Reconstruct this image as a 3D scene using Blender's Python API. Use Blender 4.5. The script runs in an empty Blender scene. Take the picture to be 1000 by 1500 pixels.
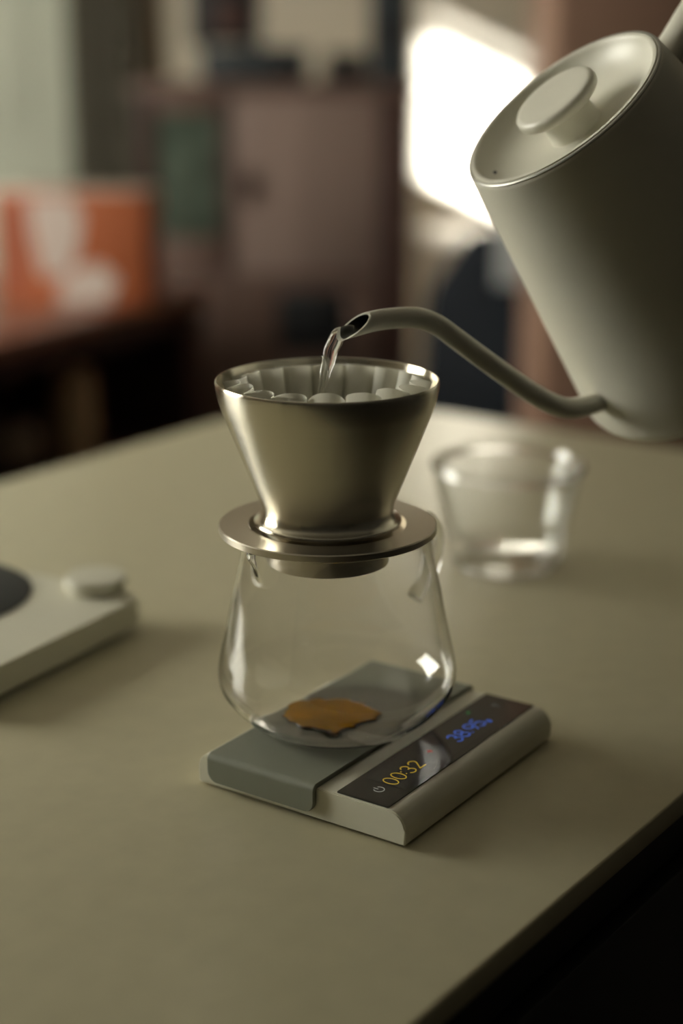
import bpy, bmesh, math, random
from mathutils import Vector, Matrix
random.seed(4)
PI = math.pi
S = bpy.context.scene
COL = S.collection
TZ = 0.90                                   # height of the worktop above the floor

# ------------------------------------------------------------------ camera
cd = bpy.data.cameras.new('camera')
cam = bpy.data.objects.new('camera', cd)
COL.objects.link(cam)
cam.location = (0, 0, TZ + 0.3279)
cam.rotation_euler = (PI/2 - 0.28736, 0, 0)
cd.sensor_fit = 'VERTICAL'
cd.sensor_height = 36.0
cd.lens = 2370.2168 / 1500 * 36.0
cd.clip_start = 0.02
cd.clip_end = 60
cd.dof.use_dof = True
cd.dof.focus_distance = 0.697
cd.dof.aperture_fstop = 2.9
S.camera = cam

# ------------------------------------------------------------------ world, lights, exposure
w = bpy.data.worlds.new('world'); S.world = w
w.use_nodes = True
bg = w.node_tree.nodes['Background']
bg.inputs['Color'].default_value = (0.80, 0.92, 1.0, 1)
bg.inputs['Strength'].default_value = 2.0

# low winter sun coming in through the small side window at the far end of the room
sd = bpy.data.lights.new('sun', 'SUN')
sd.energy = 170; sd.angle = math.radians(0.53); sd.color = (0.96, 1.0, 1.0)
sun = bpy.data.objects.new('sun', sd); COL.objects.link(sun)
sun.rotation_euler = Vector((2.2, 1.0, -0.99)).to_track_quat('-Z', 'Y').to_euler()
sun.location = (-6, 0, 4)

# daylight of the wide blinded window in the left wall
ad = bpy.data.lights.new('window_daylight', 'AREA')
ad.shape = 'RECTANGLE'; ad.size = 1.5; ad.size_y = 1.35; ad.energy = 96; ad.color = (1.0, 0.98, 0.85)
al = bpy.data.objects.new('window_daylight', ad); COL.objects.link(al)
al.location = (-2.7, 1.88, 1.71)
al.rotation_euler = (PI/2, 0, -PI/2)

vs = S.view_settings
vs.view_transform = 'Standard'; vs.look = 'None'; vs.gamma = 1; vs.use_curve_mapping = False
vs.exposure = 0.0
S.display_settings.display_device = 'sRGB'
S.cycles.max_bounces = 14; S.cycles.transmission_bounces = 12; S.cycles.glossy_bounces = 6
S.cycles.diffuse_bounces = 4; S.cycles.transparent_max_bounces = 12
S.cycles.caustics_refractive = True; S.cycles.caustics_reflective = False
S.cycles.sample_clamp_indirect = 30
S.cycles.blur_glossy = 0.5
S.cycles.use_denoising = True

# ------------------------------------------------------------------ materials
def mat(name, col, rough=0.5, metal=0.0, noise=0.0, nscale=20.0, bump=0.0, bscale=200.0, **kw):
    m = bpy.data.materials.new(name); m.use_nodes = True
    nt = m.node_tree; p = nt.nodes['Principled BSDF']
    p.inputs['Base Color'].default_value = (*col, 1)
    p.inputs['Roughness'].default_value = rough
    p.inputs['Metallic'].default_value = metal
    for k, v in kw.items():
        p.inputs[k.replace('_', ' ')].default_value = v
    tc = nt.nodes.new('ShaderNodeTexCoord')
    if noise > 0:
        n = nt.nodes.new('ShaderNodeTexNoise'); n.inputs['Scale'].default_value = nscale; n.inputs['Detail'].default_value = 5
        nt.links.new(tc.outputs['Object'], n.inputs['Vector'])
        r = nt.nodes.new('ShaderNodeValToRGB')
        r.color_ramp.elements[0].position = 0.3; r.color_ramp.elements[1].position = 0.7
        r.color_ramp.elements[0].color = (*[c*(1-noise) for c in col], 1)
        r.color_ramp.elements[1].color = (*[min(1, c*(1+noise)) for c in col], 1)
        nt.links.new(n.outputs['Fac'], r.inputs['Fac'])
        nt.links.new(r.outputs['Color'], p.inputs['Base Color'])
    if bump > 0:
        n = nt.nodes.new('ShaderNodeTexNoise'); n.inputs['Scale'].default_value = bscale
        nt.links.new(tc.outputs['Object'], n.inputs['Vector'])
        b = nt.nodes.new('ShaderNodeBump'); b.inputs['Strength'].default_value = bump; b.inputs['Distance'].default_value = 0.001
        nt.links.new(n.outputs['Fac'], b.inputs['Height'])
        nt.links.new(b.outputs['Normal'], p.inputs['Normal'])
    return m

def wood(name, dark, light, scale=6.0, rough=0.35, stretch=(1, 1, 0.12)):
    m = bpy.data.materials.new(name); m.use_nodes = True
    nt = m.node_tree; p = nt.nodes['Principled BSDF']; p.inputs['Roughness'].default_value = rough
    tc = nt.nodes.new('ShaderNodeTexCoord'); mp = nt.nodes.new('ShaderNodeMapping')
    mp.inputs['Scale'].default_value = stretch
    n = nt.nodes.new('ShaderNodeTexNoise'); n.inputs['Scale'].default_value = scale*4; n.inputs['Detail'].default_value = 8
    n.inputs['Distortion'].default_value = 1.2
    r = nt.nodes.new('ShaderNodeValToRGB')
    r.color_ramp.elements[0].color = (*dark, 1); r.color_ramp.elements[1].color = (*light, 1)
    r.color_ramp.elements[0].position = 0.3; r.color_ramp.elements[1].position = 0.7
    nt.links.new(tc.outputs['Object'], mp.inputs['Vector']); nt.links.new(mp.outputs['Vector'], n.inputs['Vector'])
    nt.links.new(n.outputs['Fac'], r.inputs['Fac']); nt.links.new(r.outputs['Color'], p.inputs['Base Color'])
    return m

def steel(name, col, rough, aniso, axis=True):
    m = bpy.data.materials.new(name); m.use_nodes = True
    nt = m.node_tree; p = nt.nodes['Principled BSDF']
    p.inputs['Metallic'].default_value = 1.0
    p.inputs['Base Color'].default_value = (*col, 1)
    p.inputs['Anisotropic'].default_value = aniso
    p.inputs['Anisotropic Rotation'].default_value = 0.25
    tg = nt.nodes.new('ShaderNodeTangent'); tg.direction_type = 'RADIAL'; tg.axis = 'Z'
    nt.links.new(tg.outputs['Tangent'], p.inputs['Tangent'])
    # fine turned lines: noise that runs round the axis
    tc = nt.nodes.new('ShaderNodeTexCoord'); sx = nt.nodes.new('ShaderNodeSeparateXYZ')
    nt.links.new(tc.outputs['Object'], sx.inputs['Vector'])
    rad = nt.nodes.new('ShaderNodeVectorMath'); rad.operation = 'LENGTH'
    fl = nt.nodes.new('ShaderNodeVectorMath'); fl.operation = 'MULTIPLY'; fl.inputs[1].default_value = (1, 1, 0)
    nt.links.new(tc.outputs['Object'], fl.inputs[0]); nt.links.new(fl.outputs['Vector'], rad.inputs[0])
    at = nt.nodes.new('ShaderNodeMath'); at.operation = 'ARCTAN2'
    nt.links.new(sx.outputs['Y'], at.inputs[0]); nt.links.new(sx.outputs['X'], at.inputs[1])
    cx = nt.nodes.new('ShaderNodeCombineXYZ')
    nt.links.new(at.outputs[0], cx.inputs['X'])
    h = nt.nodes.new('ShaderNodeMath'); h.operation = 'MULTIPLY'; h.inputs[1].default_value = 5500.0
    ad_ = nt.nodes.new('ShaderNodeMath'); ad_.operation = 'ADD'
    nt.links.new(rad.outputs['Value'], ad_.inputs[0]); nt.links.new(sx.outputs['Z'], ad_.inputs[1])
    nt.links.new(ad_.outputs[0], h.inputs[0]); nt.links.new(h.outputs[0], cx.inputs['Y'])
    n = nt.nodes.new('ShaderNodeTexNoise'); n.inputs['Scale'].default_value = 1.0; n.inputs['Detail'].default_value = 3
    nt.links.new(cx.outputs['Vector'], n.inputs['Vector'])
    mr = nt.nodes.new('ShaderNodeMapRange')
    mr.inputs['To Min'].default_value = rough*0.8; mr.inputs['To Max'].default_value = rough*1.25
    nt.links.new(n.outputs['Fac'], mr.inputs['Value']); nt.links.new(mr.outputs['Result'], p.inputs['Roughness'])
    b = nt.nodes.new('ShaderNodeBump'); b.inputs['Strength'].default_value = 0.02; b.inputs['Distance'].default_value = 0.0002
    nt.links.new(n.outputs['Fac'], b.inputs['Height']); nt.links.new(b.outputs['Normal'], p.inputs['Normal'])
    return m

def glass(name, col=(0.98, 1, 0.985), ior=1.47, rough=0.0):
    m = bpy.data.materials.new(name); m.use_nodes = True
    nt = m.node_tree; nt.nodes.remove(nt.nodes['Principled BSDF'])
    g = nt.nodes.new('ShaderNodeBsdfGlass'); g.inputs['Color'].default_value = (*col, 1)
    g.inputs['IOR'].default_value = ior; g.inputs['Roughness'].default_value = rough
    nt.links.new(g.outputs['BSDF'], nt.nodes['Material Output'].inputs['Surface'])
    return m

def thin_glass(name, col):
    m = bpy.data.materials.new(name); m.use_nodes = True
    nt = m.node_tree; nt.nodes.remove(nt.nodes['Principled BSDF'])
    t = nt.nodes.new('ShaderNodeBsdfTransparent'); t.inputs['Color'].default_value = (*col, 1)
    g = nt.nodes.new('ShaderNodeBsdfGlossy'); g.inputs['Roughness'].default_value = 0.04
    f = nt.nodes.new('ShaderNodeFresnel')
    ge = nt.nodes.new('ShaderNodeNewGeometry'); mr = nt.nodes.new('ShaderNodeMapRange')      # same pane seen from either side
    mr.inputs['To Min'].default_value = 1.47; mr.inputs['To Max'].default_value = 1/1.47
    nt.links.new(ge.outputs['Backfacing'], mr.inputs['Value']); nt.links.new(mr.outputs['Result'], f.inputs['IOR'])
    mx = nt.nodes.new('ShaderNodeMixShader')
    nt.links.new(f.outputs[0], mx.inputs['Fac']); nt.links.new(t.outputs[0], mx.inputs[1]); nt.links.new(g.outputs[0], mx.inputs[2])
    nt.links.new(mx.outputs[0], nt.nodes['Material Output'].inputs['Surface'])
    return m

def paper_mat():
    m = bpy.data.materials.new('filter_paper'); m.use_nodes = True
    nt = m.node_tree; nt.nodes.remove(nt.nodes['Principled BSDF'])
    d = nt.nodes.new('ShaderNodeBsdfDiffuse'); d.inputs['Color'].default_value = (0.92, 0.90, 0.80, 1)
    t = nt.nodes.new('ShaderNodeBsdfTranslucent'); t.inputs['Color'].default_value = (0.86, 0.83, 0.70, 1)
    mx = nt.nodes.new('ShaderNodeMixShader'); mx.inputs['Fac'].default_value = 0.35
    tc = nt.nodes.new('ShaderNodeTexCoord'); n = nt.nodes.new('ShaderNodeTexNoise'); n.inputs['Scale'].default_value = 900
    b = nt.nodes.new('ShaderNodeBump'); b.inputs['Strength'].default_value = 0.25; b.inputs['Distance'].default_value = 0.0005
    nt.links.new(tc.outputs['Object'], n.inputs['Vector']); nt.links.new(n.outputs['Fac'], b.inputs['Height'])
    nt.links.new(b.outputs['Normal'], d.inputs['Normal'])
    nt.links.new(d.outputs[0], mx.inputs[1]); nt.links.new(t.outputs[0], mx.inputs[2])
    nt.links.new(mx.outputs[0], nt.nodes['Material Output'].inputs['Surface'])
    return m

def glow(name, col, strength):
    m = bpy.data.materials.new(name); m.use_nodes = True
    nt = m.node_tree; nt.nodes.remove(nt.nodes['Principled BSDF'])
    e = nt.nodes.new('ShaderNodeEmission'); e.inputs['Color'].default_value = (*col, 1); e.inputs['Strength'].default_value = strength
    nt.links.new(e.outputs[0], nt.nodes['Material Output'].inputs['Surface'])
    return m

M = dict(
    quartz=mat('cream_quartz', (0.60, 0.555, 0.385), 0.36, Specular_IOR_Level=0.32, noise=0.035, nscale=60, bump=0.04, bscale=500),
    black_lacquer=mat('black_lacquer', (0.012, 0.011, 0.010), 0.45, noise=0.2, nscale=8),
    white_plastic=mat('white_plastic', (0.74, 0.72, 0.60), 0.42, noise=0.01, nscale=40, bump=0.02, bscale=900),
    grey_rubber=mat('grey_silicone', (0.215, 0.225, 0.175), 0.55, noise=0.03, nscale=60, bump=0.06, bscale=2500),
    rubber=mat('black_rubber', (0.02, 0.02, 0.02), 0.8, noise=0.1),
    black_glass=mat('black_glass', (0.012, 0.012, 0.012), 0.10, noise=0.05),
    screen=mat('screen_glass', (0.020, 0.021, 0.028), 0.10, noise=0.05),
    steel=steel('brushed_steel', (0.70, 0.66, 0.56), 0.235, 1.0),
    steel_ring=steel('turned_steel', (0.58, 0.535, 0.455), 0.30, 0.55),
    kettle_paint=mat('kettle_paint', (0.66, 0.64, 0.55), 0.36, noise=0.01, nscale=30, bump=0.05, bscale=1800),
    kettle_inside=mat('kettle_steel_inside', (0.35, 0.34, 0.30), 0.25, 1.0, noise=0.1),
    bore=mat('dark_steel_bore', (0.07, 0.07, 0.06), 0.35, 0.6, noise=0.1),
    dark_ring=mat('kettle_ring', (0.38, 0.37, 0.33), 0.35, 0.4, noise=0.1),
    glass=glass('clear_glass', (1, 1, 1)),
    cup_glass=thin_glass('cup_glass', (0.997, 0.999, 0.996)),
    cream=mat('stand_in_cream', (0.52, 0.43, 0.34), 0.5, noise=0.03, nscale=10),
    water=glass('water', (1, 1, 1), 1.333),
    paper=paper_mat(),
    coffee_dark=mat('coffee_edge', (0.10, 0.028, 0.004), 0.08, noise=0.3, nscale=300),
    slurry=mat('wet_coffee', (0.06, 0.03, 0.012), 0.25, noise=0.4, nscale=200, bump=0.4, bscale=600),
    wall=mat('wall_paint', (0.60, 0.53, 0.42), 0.8, noise=0.03, nscale=3, bump=0.1, bscale=150),
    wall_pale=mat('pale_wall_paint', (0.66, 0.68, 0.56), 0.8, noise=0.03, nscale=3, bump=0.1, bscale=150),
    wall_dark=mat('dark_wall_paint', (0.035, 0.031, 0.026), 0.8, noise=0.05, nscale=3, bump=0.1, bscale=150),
    ceiling=mat('ceiling_paint', (0.52, 0.49, 0.42), 0.9, noise=0.02, nscale=3),
    floor=wood('floor_wood', (0.022, 0.014, 0.010), (0.040, 0.026, 0.018), 3, 0.45, (1, 0.1, 1)),
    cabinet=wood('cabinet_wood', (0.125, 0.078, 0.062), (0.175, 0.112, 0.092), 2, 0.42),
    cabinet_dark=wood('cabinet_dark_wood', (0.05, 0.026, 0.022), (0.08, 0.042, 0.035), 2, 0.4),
    cabinet_panel=wood('cabinet_lit_panel_wood', (0.23, 0.165, 0.14), (0.30, 0.215, 0.185), 2, 0.35),  # paler wood carries the light reflected off the plain door
    taupe=mat('taupe_sheet', (0.17, 0.155, 0.12), 0.9, noise=0.06, nscale=30, bump=0.2, bscale=400),
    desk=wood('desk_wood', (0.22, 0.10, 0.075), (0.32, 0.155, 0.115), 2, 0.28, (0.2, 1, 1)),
    wardrobe=wood('wardrobe_wood', (0.25, 0.145, 0.10), (0.32, 0.19, 0.135), 2, 0.45),
    pane_green=mat('cabinet_glass', (0.09, 0.115, 0.09), 0.12, noise=0.35, nscale=14),
    black=mat('matt_black', (0.013, 0.014, 0.016), 0.5, noise=0.1),
    slate=mat('slate_plastic', (0.03, 0.038, 0.045), 0.5, noise=0.1),
    navy=mat('navy_fabric', (0.016, 0.022, 0.032), 0.85, noise=0.15, nscale=80, bump=0.3, bscale=700),
    throw=mat('pale_fabric', (0.50, 0.53, 0.54), 0.9, noise=0.08, nscale=40, bump=0.3, bscale=500),
    orange=mat('orange_card', (0.46, 0.13, 0.05), 0.5, noise=0.06, nscale=12),
    red=mat('red_card', (0.40, 0.11, 0.055), 0.5, noise=0.06, nscale=12),
    white_print=mat('white_print', (0.66, 0.55, 0.49), 0.4, noise=0.04, nscale=12),
    beige=mat('beige_stoneware', (0.62, 0.51, 0.33), 0.6, noise=0.1, nscale=15),
    greige=mat('grey_stoneware', (0.30, 0.28, 0.22), 0.6, noise=0.1, nscale=15),
    white_frame=mat('white_window_frame', (0.75, 0.74, 0.68), 0.5, noise=0.02),
    blind=mat('sun_block_blind', (0.75, 0.74, 0.66), 0.8, noise=0.03),
    brass=mat('dull_brass', (0.35, 0.27, 0.13), 0.35, 1.0, noise=0.1),
    amber=glow('amber_digits', (1.0, 0.70, 0.08), 0.36),
    blue=glow('blue_digits', (0.12, 0.26, 1.0), 0.40),
    pale=glow('pale_icon', (0.9, 0.95, 0.85), 0.28),
    dim=glow('dim_icon', (0.6, 0.6, 0.5), 0.10),
    green=glow('green_icon', (0.15, 0.7, 0.2), 0.22),
    red_led=glow('red_icon', (0.8, 0.06, 0.05), 0.22),
)
def coffee_mat():
    m = mat('brewed_coffee', (0.50, 0.235, 0.008), 0.06, noise=0.22, nscale=55)
    p = m.node_tree.nodes['Principled BSDF']
    p.inputs['Transmission Weight'].default_value = 0.2; p.inputs['Specular IOR Level'].default_value = 0.15; p.inputs['IOR'].default_value = 1.33
    return m
M['coffee'] = coffee_mat()

# ------------------------------------------------------------------ helpers
def obj(name, bm, m, parent=None, smooth=40, loc=None):
    me = bpy.data.meshes.new(name)
    bmesh.ops.recalc_face_normals(bm, faces=bm.faces)
    bm.to_mesh(me); bm.free()
    me.materials.append(M[m] if isinstance(m, str) else m)
    o = bpy.data.objects.new(name, me); COL.objects.link(o)
    if smooth:
        me.shade_smooth()
        me.set_sharp_from_angle(angle=math.radians(smooth))
    if parent is not None: o.parent = parent
    if loc is not None: o.location = loc
    return o

def thing(name, label, cat, loc=(0, 0, 0), rotz=0, group=None, mtx=None):
    o = bpy.data.objects.new(name, None); COL.objects.link(o)
    o.empty_display_size = 0.02
    if mtx is not None: o.matrix_world = mtx
    else:
        o.location = loc; o.rotation_euler = (0, 0, rotz)
    o['label'] = label; o['category'] = cat
    if group: o['group'] = group
    return o

def tag(o, label, cat, group=None):
    o['label'] = label; o['category'] = cat
    if group: o['group'] = group
    return o

def struct(o):
    o['kind'] = 'structure'; return o

def add_box(bm, c, s, rot=None, bevel=0.0, seg=2):
    r = bmesh.ops.create_cube(bm, size=1.0)
    vs_ = r['verts']
    bmesh.ops.scale(bm, vec=s, verts=vs_)
    if bevel > 0:
        es = list({e for v in vs_ for e in v.link_edges})
        rb = bmesh.ops.bevel(bm, geom=es, offset=bevel, segments=seg, affect='EDGES', profile=0.5)
        vs_ = list({v for f in rb['faces'] for v in f.verts} | {v for v in vs_ if v.is_valid})
    if rot is not None: bmesh.ops.rotate(bm, cent=(0, 0, 0), matrix=rot, verts=vs_)
    bmesh.ops.translate(bm, vec=c, verts=vs_)
    return vs_

def box(c, s, rot=None, bevel=0.0, seg=2):
    bm = bmesh.new(); add_box(bm, c, s, rot, bevel, seg); return bm

def add_lathe(bm, prof, n=96, closed=False, fn=None):
    """prof: list of (r, z); r==0 becomes a pole. fn(r,z,a)->Vector shifts points"""
    rings = []
    for r, z in prof:
        if r <= 1e-9:
            rings.append([bm.verts.new((0, 0, z))])
        else:
            ring = []
            for i in range(n):
                a = 2*PI*i/n
                p = Vector((r*math.cos(a), r*math.sin(a), z))
                if fn: p = fn(r, z, a)
                ring.append(bm.verts.new(p))
            rings.append(ring)
    k = len(rings)
    for j in range(k if closed else k-1):
        A, B = rings[j], rings[(j+1) % k]
        for i in range(n):
            i2 = (i+1) % n
            if len(A) == 1 and len(B) == 1: continue
            if len(A) == 1: bm.faces.new((A[0], B[i], B[i2]))
            elif len(B) == 1: bm.faces.new((A[i], B[0], A[i2]))
            else: bm.faces.new((A[i], B[i], B[i2], A[i2]))
    return bm

def lathe(prof, n=96, closed=False, fn=None):
    return add_lathe(bmesh.new(), prof, n, closed, fn)

def spline(pts, sub=6):
    """Catmull-Rom through points (tuples of any length)"""
    P = [tuple(p) for p in pts]; out = []
    P = [tuple(2*a-b for a, b in zip(P[0], P[1]))] + P + [tuple(2*a-b for a, b in zip(P[-1], P[-2]))]
    for i in range(1, len(P)-2):
        for s in range(sub):
            t = s/sub
            out.append(tuple(0.5*((2*b) + (-a+c)*t + (2*a-5*b+4*c-d)*t*t + (-a+3*b-3*c+d)*t**3)
                             for a, b, c, d in zip(P[i-1], P[i], P[i+1], P[i+2])))
    out.append(P[-2])
    return out

def add_tube(bm, pts, rad, n=20, caps=True, flat=1.0, up=Vector((0, 1, 0))):
    P = [Vector(p[:3]) for p in pts]; rings = []
    for i, p in enumerate(P):
        t = (P[min(i+1, len(P)-1)] - P[max(i-1, 0)]).normalized()
        a = up - up.dot(t)*t
        if a.length < 1e-4: a = Vector((1, 0, 0)) - t.x*t
        a.normalize(); b = t.cross(a)
        r = rad[i] if isinstance(rad, (list, tuple)) else rad
        rings.append([bm.verts.new(p + a*r*math.cos(2*PI*k/n) + b*r*flat*math.sin(2*PI*k/n)) for k in range(n)])
    for A, B in zip(rings, rings[1:]):
        for k in range(n):
            bm.faces.new((A[k], A[(k+1) % n], B[(k+1) % n], B[k]))
    if caps:
        bm.faces.new(rings[0][::-1]); bm.faces.new(rings[-1])
    return rings

def add_prism(bm, poly, z0, z1):
    lo = [bm.verts.new((x, y, z0)) for x, y in poly]; hi = [bm.verts.new((x, y, z1)) for x, y in poly]
    n = len(poly)
    bm.faces.new(lo[::-1]); bm.faces.new(hi)
    for i in range(n): bm.faces.new((lo[i], lo[(i+1) % n], hi[(i+1) % n], hi[i]))

def arc(cx, cy, r, a0, a1, n=8):
    return [(cx + r*math.cos(a0+(a1-a0)*i/n), cy + r*math.sin(a0+(a1-a0)*i/n)) for i in range(n+1)]

def rrect(x0, y0, x1, y1, r, n=6):
    return (arc(x1-r, y1-r, r, 0, PI/2, n) + arc(x0+r, y1-r, r, PI/2, PI, n) +
            arc(x0+r, y0+r, r, PI, 1.5*PI, n) + arc(x1-r, y0+r, r, 1.5*PI, 2*PI, n))

# ------------------------------------------------------------------ room shell
RX0, RX1, RY0, RY1, RH = -2.8, 2.3, -2.0, 4.3, 3.3
struct(obj('floor', box((-0.25, 1.15, -0.05), (5.3, 6.5, 0.1)), 'floor', smooth=0))
struct(obj('ceiling', box((-0.25, 1.15, RH+0.05), (5.3, 6.5, 0.1)), 'ceiling', smooth=0))
struct(obj('wall_back', box((-0.25, RY1+0.05, RH/2), (5.3, 0.1, RH)), 'wall', smooth=0))
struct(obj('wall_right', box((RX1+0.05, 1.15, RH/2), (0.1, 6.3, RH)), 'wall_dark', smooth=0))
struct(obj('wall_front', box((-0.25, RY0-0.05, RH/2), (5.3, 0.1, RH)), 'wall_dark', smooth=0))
# left wall with two openings: the small sunny one at the far end, the wide blinded one near the worktop
SY0, SY1, SZ0, SZ1 = 2.735, 2.925, 2.224, 2.594
BY0, BY1, BZ0, BZ1 = 1.10, 2.65, 1.02, 2.40
bm = bmesh.new()
def wy(y0, y1, z0, z1): add_box(bm, (RX0-0.02, (y0+y1)/2, (z0+z1)/2), (0.04, y1-y0, z1-z0))
wy(RY0, BY0, 0, RH); wy(BY0, BY1, 0, BZ0); wy(BY0, BY1, BZ1, RH); wy(BY1, SY0, 0, RH)
wy(SY0, SY1, 0, SZ0); wy(SY0, SY1, SZ1, SZ1+0.042); wy(SY0, SY1, SZ1+0.064, RH); wy(SY1, RY1, 0, RH)
struct(obj('wall_left', bm, 'wall', smooth=0))
wn = struct(obj('window_1', box((RX0-0.045, (SY0+SY1)/2, SZ0-0.02), (0.05, SY1-SY0+0.1, 0.03)), 'white_frame', smooth=0))
wn2 = struct(obj('window_2', box((RX0-0.035, (BY0+BY1)/2, (BZ0+BZ1)/2), (0.01, BY1-BY0, BZ1-BZ0)), 'blind', smooth=0))  # unseen opaque blind, added to keep the sun out of this opening
obj('window_sill', box((RX0+0.03, (BY0+BY1)/2, BZ0-0.02), (0.10, BY1-BY0+0.1, 0.03), bevel=0.005), 'white_frame', wn2)
# pale door in the back wall at the far left
dr = struct(obj('door_1', box((-1.115, RY1-0.015, 1.03), (0.84, 0.03, 2.06), bevel=0.003), 'wall_pale'))
for z0, z1 in ((0.15, 0.85), (1.00, 1.95)):
    for x in (-1.30, -0.93): obj('door_panel', box((x, RY1-0.032, (z0+z1)/2), (0.28, 0.008, z1-z0), bevel=0.003), 'wall_pale', dr)
struct(obj('trim_1', box((-1.115, RY1-0.012, 2.10), (0.98, 0.024, 0.07), bevel=0.003), 'wall_pale'))
struct(obj('baseboard_back', box((0.80, RY1-0.01, 0.05), (2.9, 0.02, 0.10), bevel=0.004), 'white_frame', smooth=0))

# ------------------------------------------------------------------ kitchen island
T1 = Vector((math.cos(0.9401), math.sin(0.9401), 0)); T2 = Vector((math.sin(0.9401), -math.cos(0.9401), 0))
A0 = Vector((-0.0236, 1.5144, 0))
WTOP = 0.6455
def tab(s, q, z): return A0 + T1*s + T2*q + Vector((0, 0, z))
isl_rot = math.atan2(T1.y, T1.x)
RZ = Matrix.Rotation(isl_rot, 3, 'Z')
cen = tab(-1.0, WTOP/2, 0)
top = obj('worktop', box((0, 0, -0.006), (2.0, WTOP, 0.012), bevel=0.0012, seg=3), 'quartz', smooth=50, loc=(cen.x, cen.y, TZ))
top.rotation_euler = (0, 0, isl_rot)
tag(top, 'cream quartz worktop with thin square edge under everything', 'worktop')
isl = thing('island_cabinet', 'black lacquered island base cabinet under the cream worktop', 'cabinet', (cen.x, cen.y, 0), isl_rot)
obj('carcass', box((0, 0, 0.484), (1.96, WTOP-0.05, 0.808)), 'black_lacquer', isl, 0)
obj('plinth', box((0, 0, 0.04), (1.90, WTOP-0.12, 0.08)), 'rubber', isl, 0)
for i in range(4):
    d = obj('door', box((-0.735+0.49*i, -(WTOP/2-0.025)-0.009, 0.47), (0.484, 0.018, 0.76), bevel=0.002), 'black_lacquer', isl)
    obj('top_rail', box((-0.735+0.49*i, -(WTOP/2-0.025)-0.006, 0.868), (0.484, 0.012, 0.030), bevel=0.002), 'black_lacquer', isl)

# ------------------------------------------------------------------ coffee scale
SC_O = Vector((0.0265, 0.6104, 0)); SC_TH = 0.9723
sc = thing('coffee_scale', 'white coffee scale with grey weighing plate and black display under the carafe', 'scale',
           (SC_O.x, SC_O.y, TZ), SC_TH)
SL, SW, SH = 0.1325, 0.1108, 0.0158
# local x = along the display, local y = across towards the plate
prof = [(0.0, 0.0012), (0.0, SH-0.0078)] + arc(0.0078, SH-0.0078, 0.0078, PI, PI/2, 8) + \
       arc(SW-0.0070, SH-0.0070, 0.0070, PI/2, 0, 8) + [(SW, 0.0012)]
bm = bmesh.new()
f0 = [bm.verts.new((0, y, z)) for y, z in prof]; f1 = [bm.verts.new((SL, y, z)) for y, z in prof]
bm.faces.new(f0); bm.faces.new(f1[::-1])
for i in range(len(prof)):
    j = (i+1) % len(prof); bm.faces.new((f0[i], f0[j], f1[j], f1[i]))
bmesh.ops.recalc_face_normals(bm, faces=bm.faces)
ee = [e for e in bm.edges if len(e.link_faces) == 2 and e.calc_face_angle(0) > 1.0]
bmesh.ops.bevel(bm, geom=ee, offset=0.0006, segments=2, affect='EDGES')
obj('scale_body', bm, 'white_plastic', sc, 35)
for x in (0.014, SL-0.014):
    for y in (0.014, SW-0.014):
        bm = lathe([(0, 0), (0.006, 0), (0.0065, 0.0004), (0.0065, 0.0014), (0, 0.0014)], 24)
        obj('foot', bm, 'rubber', sc, loc=(x, y, 0))
# weighing plate folded over both ends, lower corners rounded
U0, U1 = 0.0448, 0.1036
PT = SH + 0.0020
def plate():
    r = 0.0032; xo = -0.0028; x1 = SL + 0.0028; zb = 0.0046; cr = 0.005
    path = []
    for i in range(7):
        a = PI/2*i/6
        path.append((xo, zb + cr*(1-math.cos(a)) * 1.0, cr*(1-math.sin(a)), (-1, 0)))
    for i in range(9):
        a = PI - PI/2*i/8
        path.append((xo + r + r*math.cos(a), PT - r + r*math.sin(a), 0, (math.cos(a), math.sin(a))))
    q = [(SL - p[0], p[1], p[2], (-p[3][0], p[3][1])) for p in path[::-1]]
    path += q
    bm = bmesh.new(); rows = []
    th = 0.0019
    for x, z, ins, nn in path:
        y0, y1 = U0+ins, U1-ins
        xi, zi = x - nn[0]*th, z - nn[1]*th
        e = 0.0005
        rows.append([bm.verts.new(v) for v in ((x-nn[0]*e, y0, z-nn[1]*e), (x, y0+e, z), (x, y1-e, z), (x-nn[0]*e, y1, z-nn[1]*e), (xi, y1, zi), (xi, y0, zi))])
    for A, B in zip(rows, rows[1:]):
        for k in range(6): bm.faces.new((A[k], A[(k+1) % 6], B[(k+1) % 6], B[k]))
    bm.faces.new(rows[0][::-1]); bm.faces.new(rows[-1])
    return bm
obj('weighing_plate', plate(), 'grey_rubber', sc, 40)['label'] = 'grey rubber-coated weighing plate'
DU0, DU1 = 0.0092, 0.0353
bm = bmesh.new(); add_prism(bm, rrect(0.0012, DU0, 0.1313, DU1, 0.0004, 3), SH-0.0003, SH+0.0006)
disp = obj('display', bm, 'black_glass', sc, 30); disp['label'] = 'black glass display strip'
bm = bmesh.new(); add_prism(bm, rrect(0.0190, DU0+0.0030, 0.1130, DU1-0.0030, 0.0004, 3), SH+0.0004, SH+0.00064)
obj('screen', bm, 'screen', disp, 30)

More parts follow.
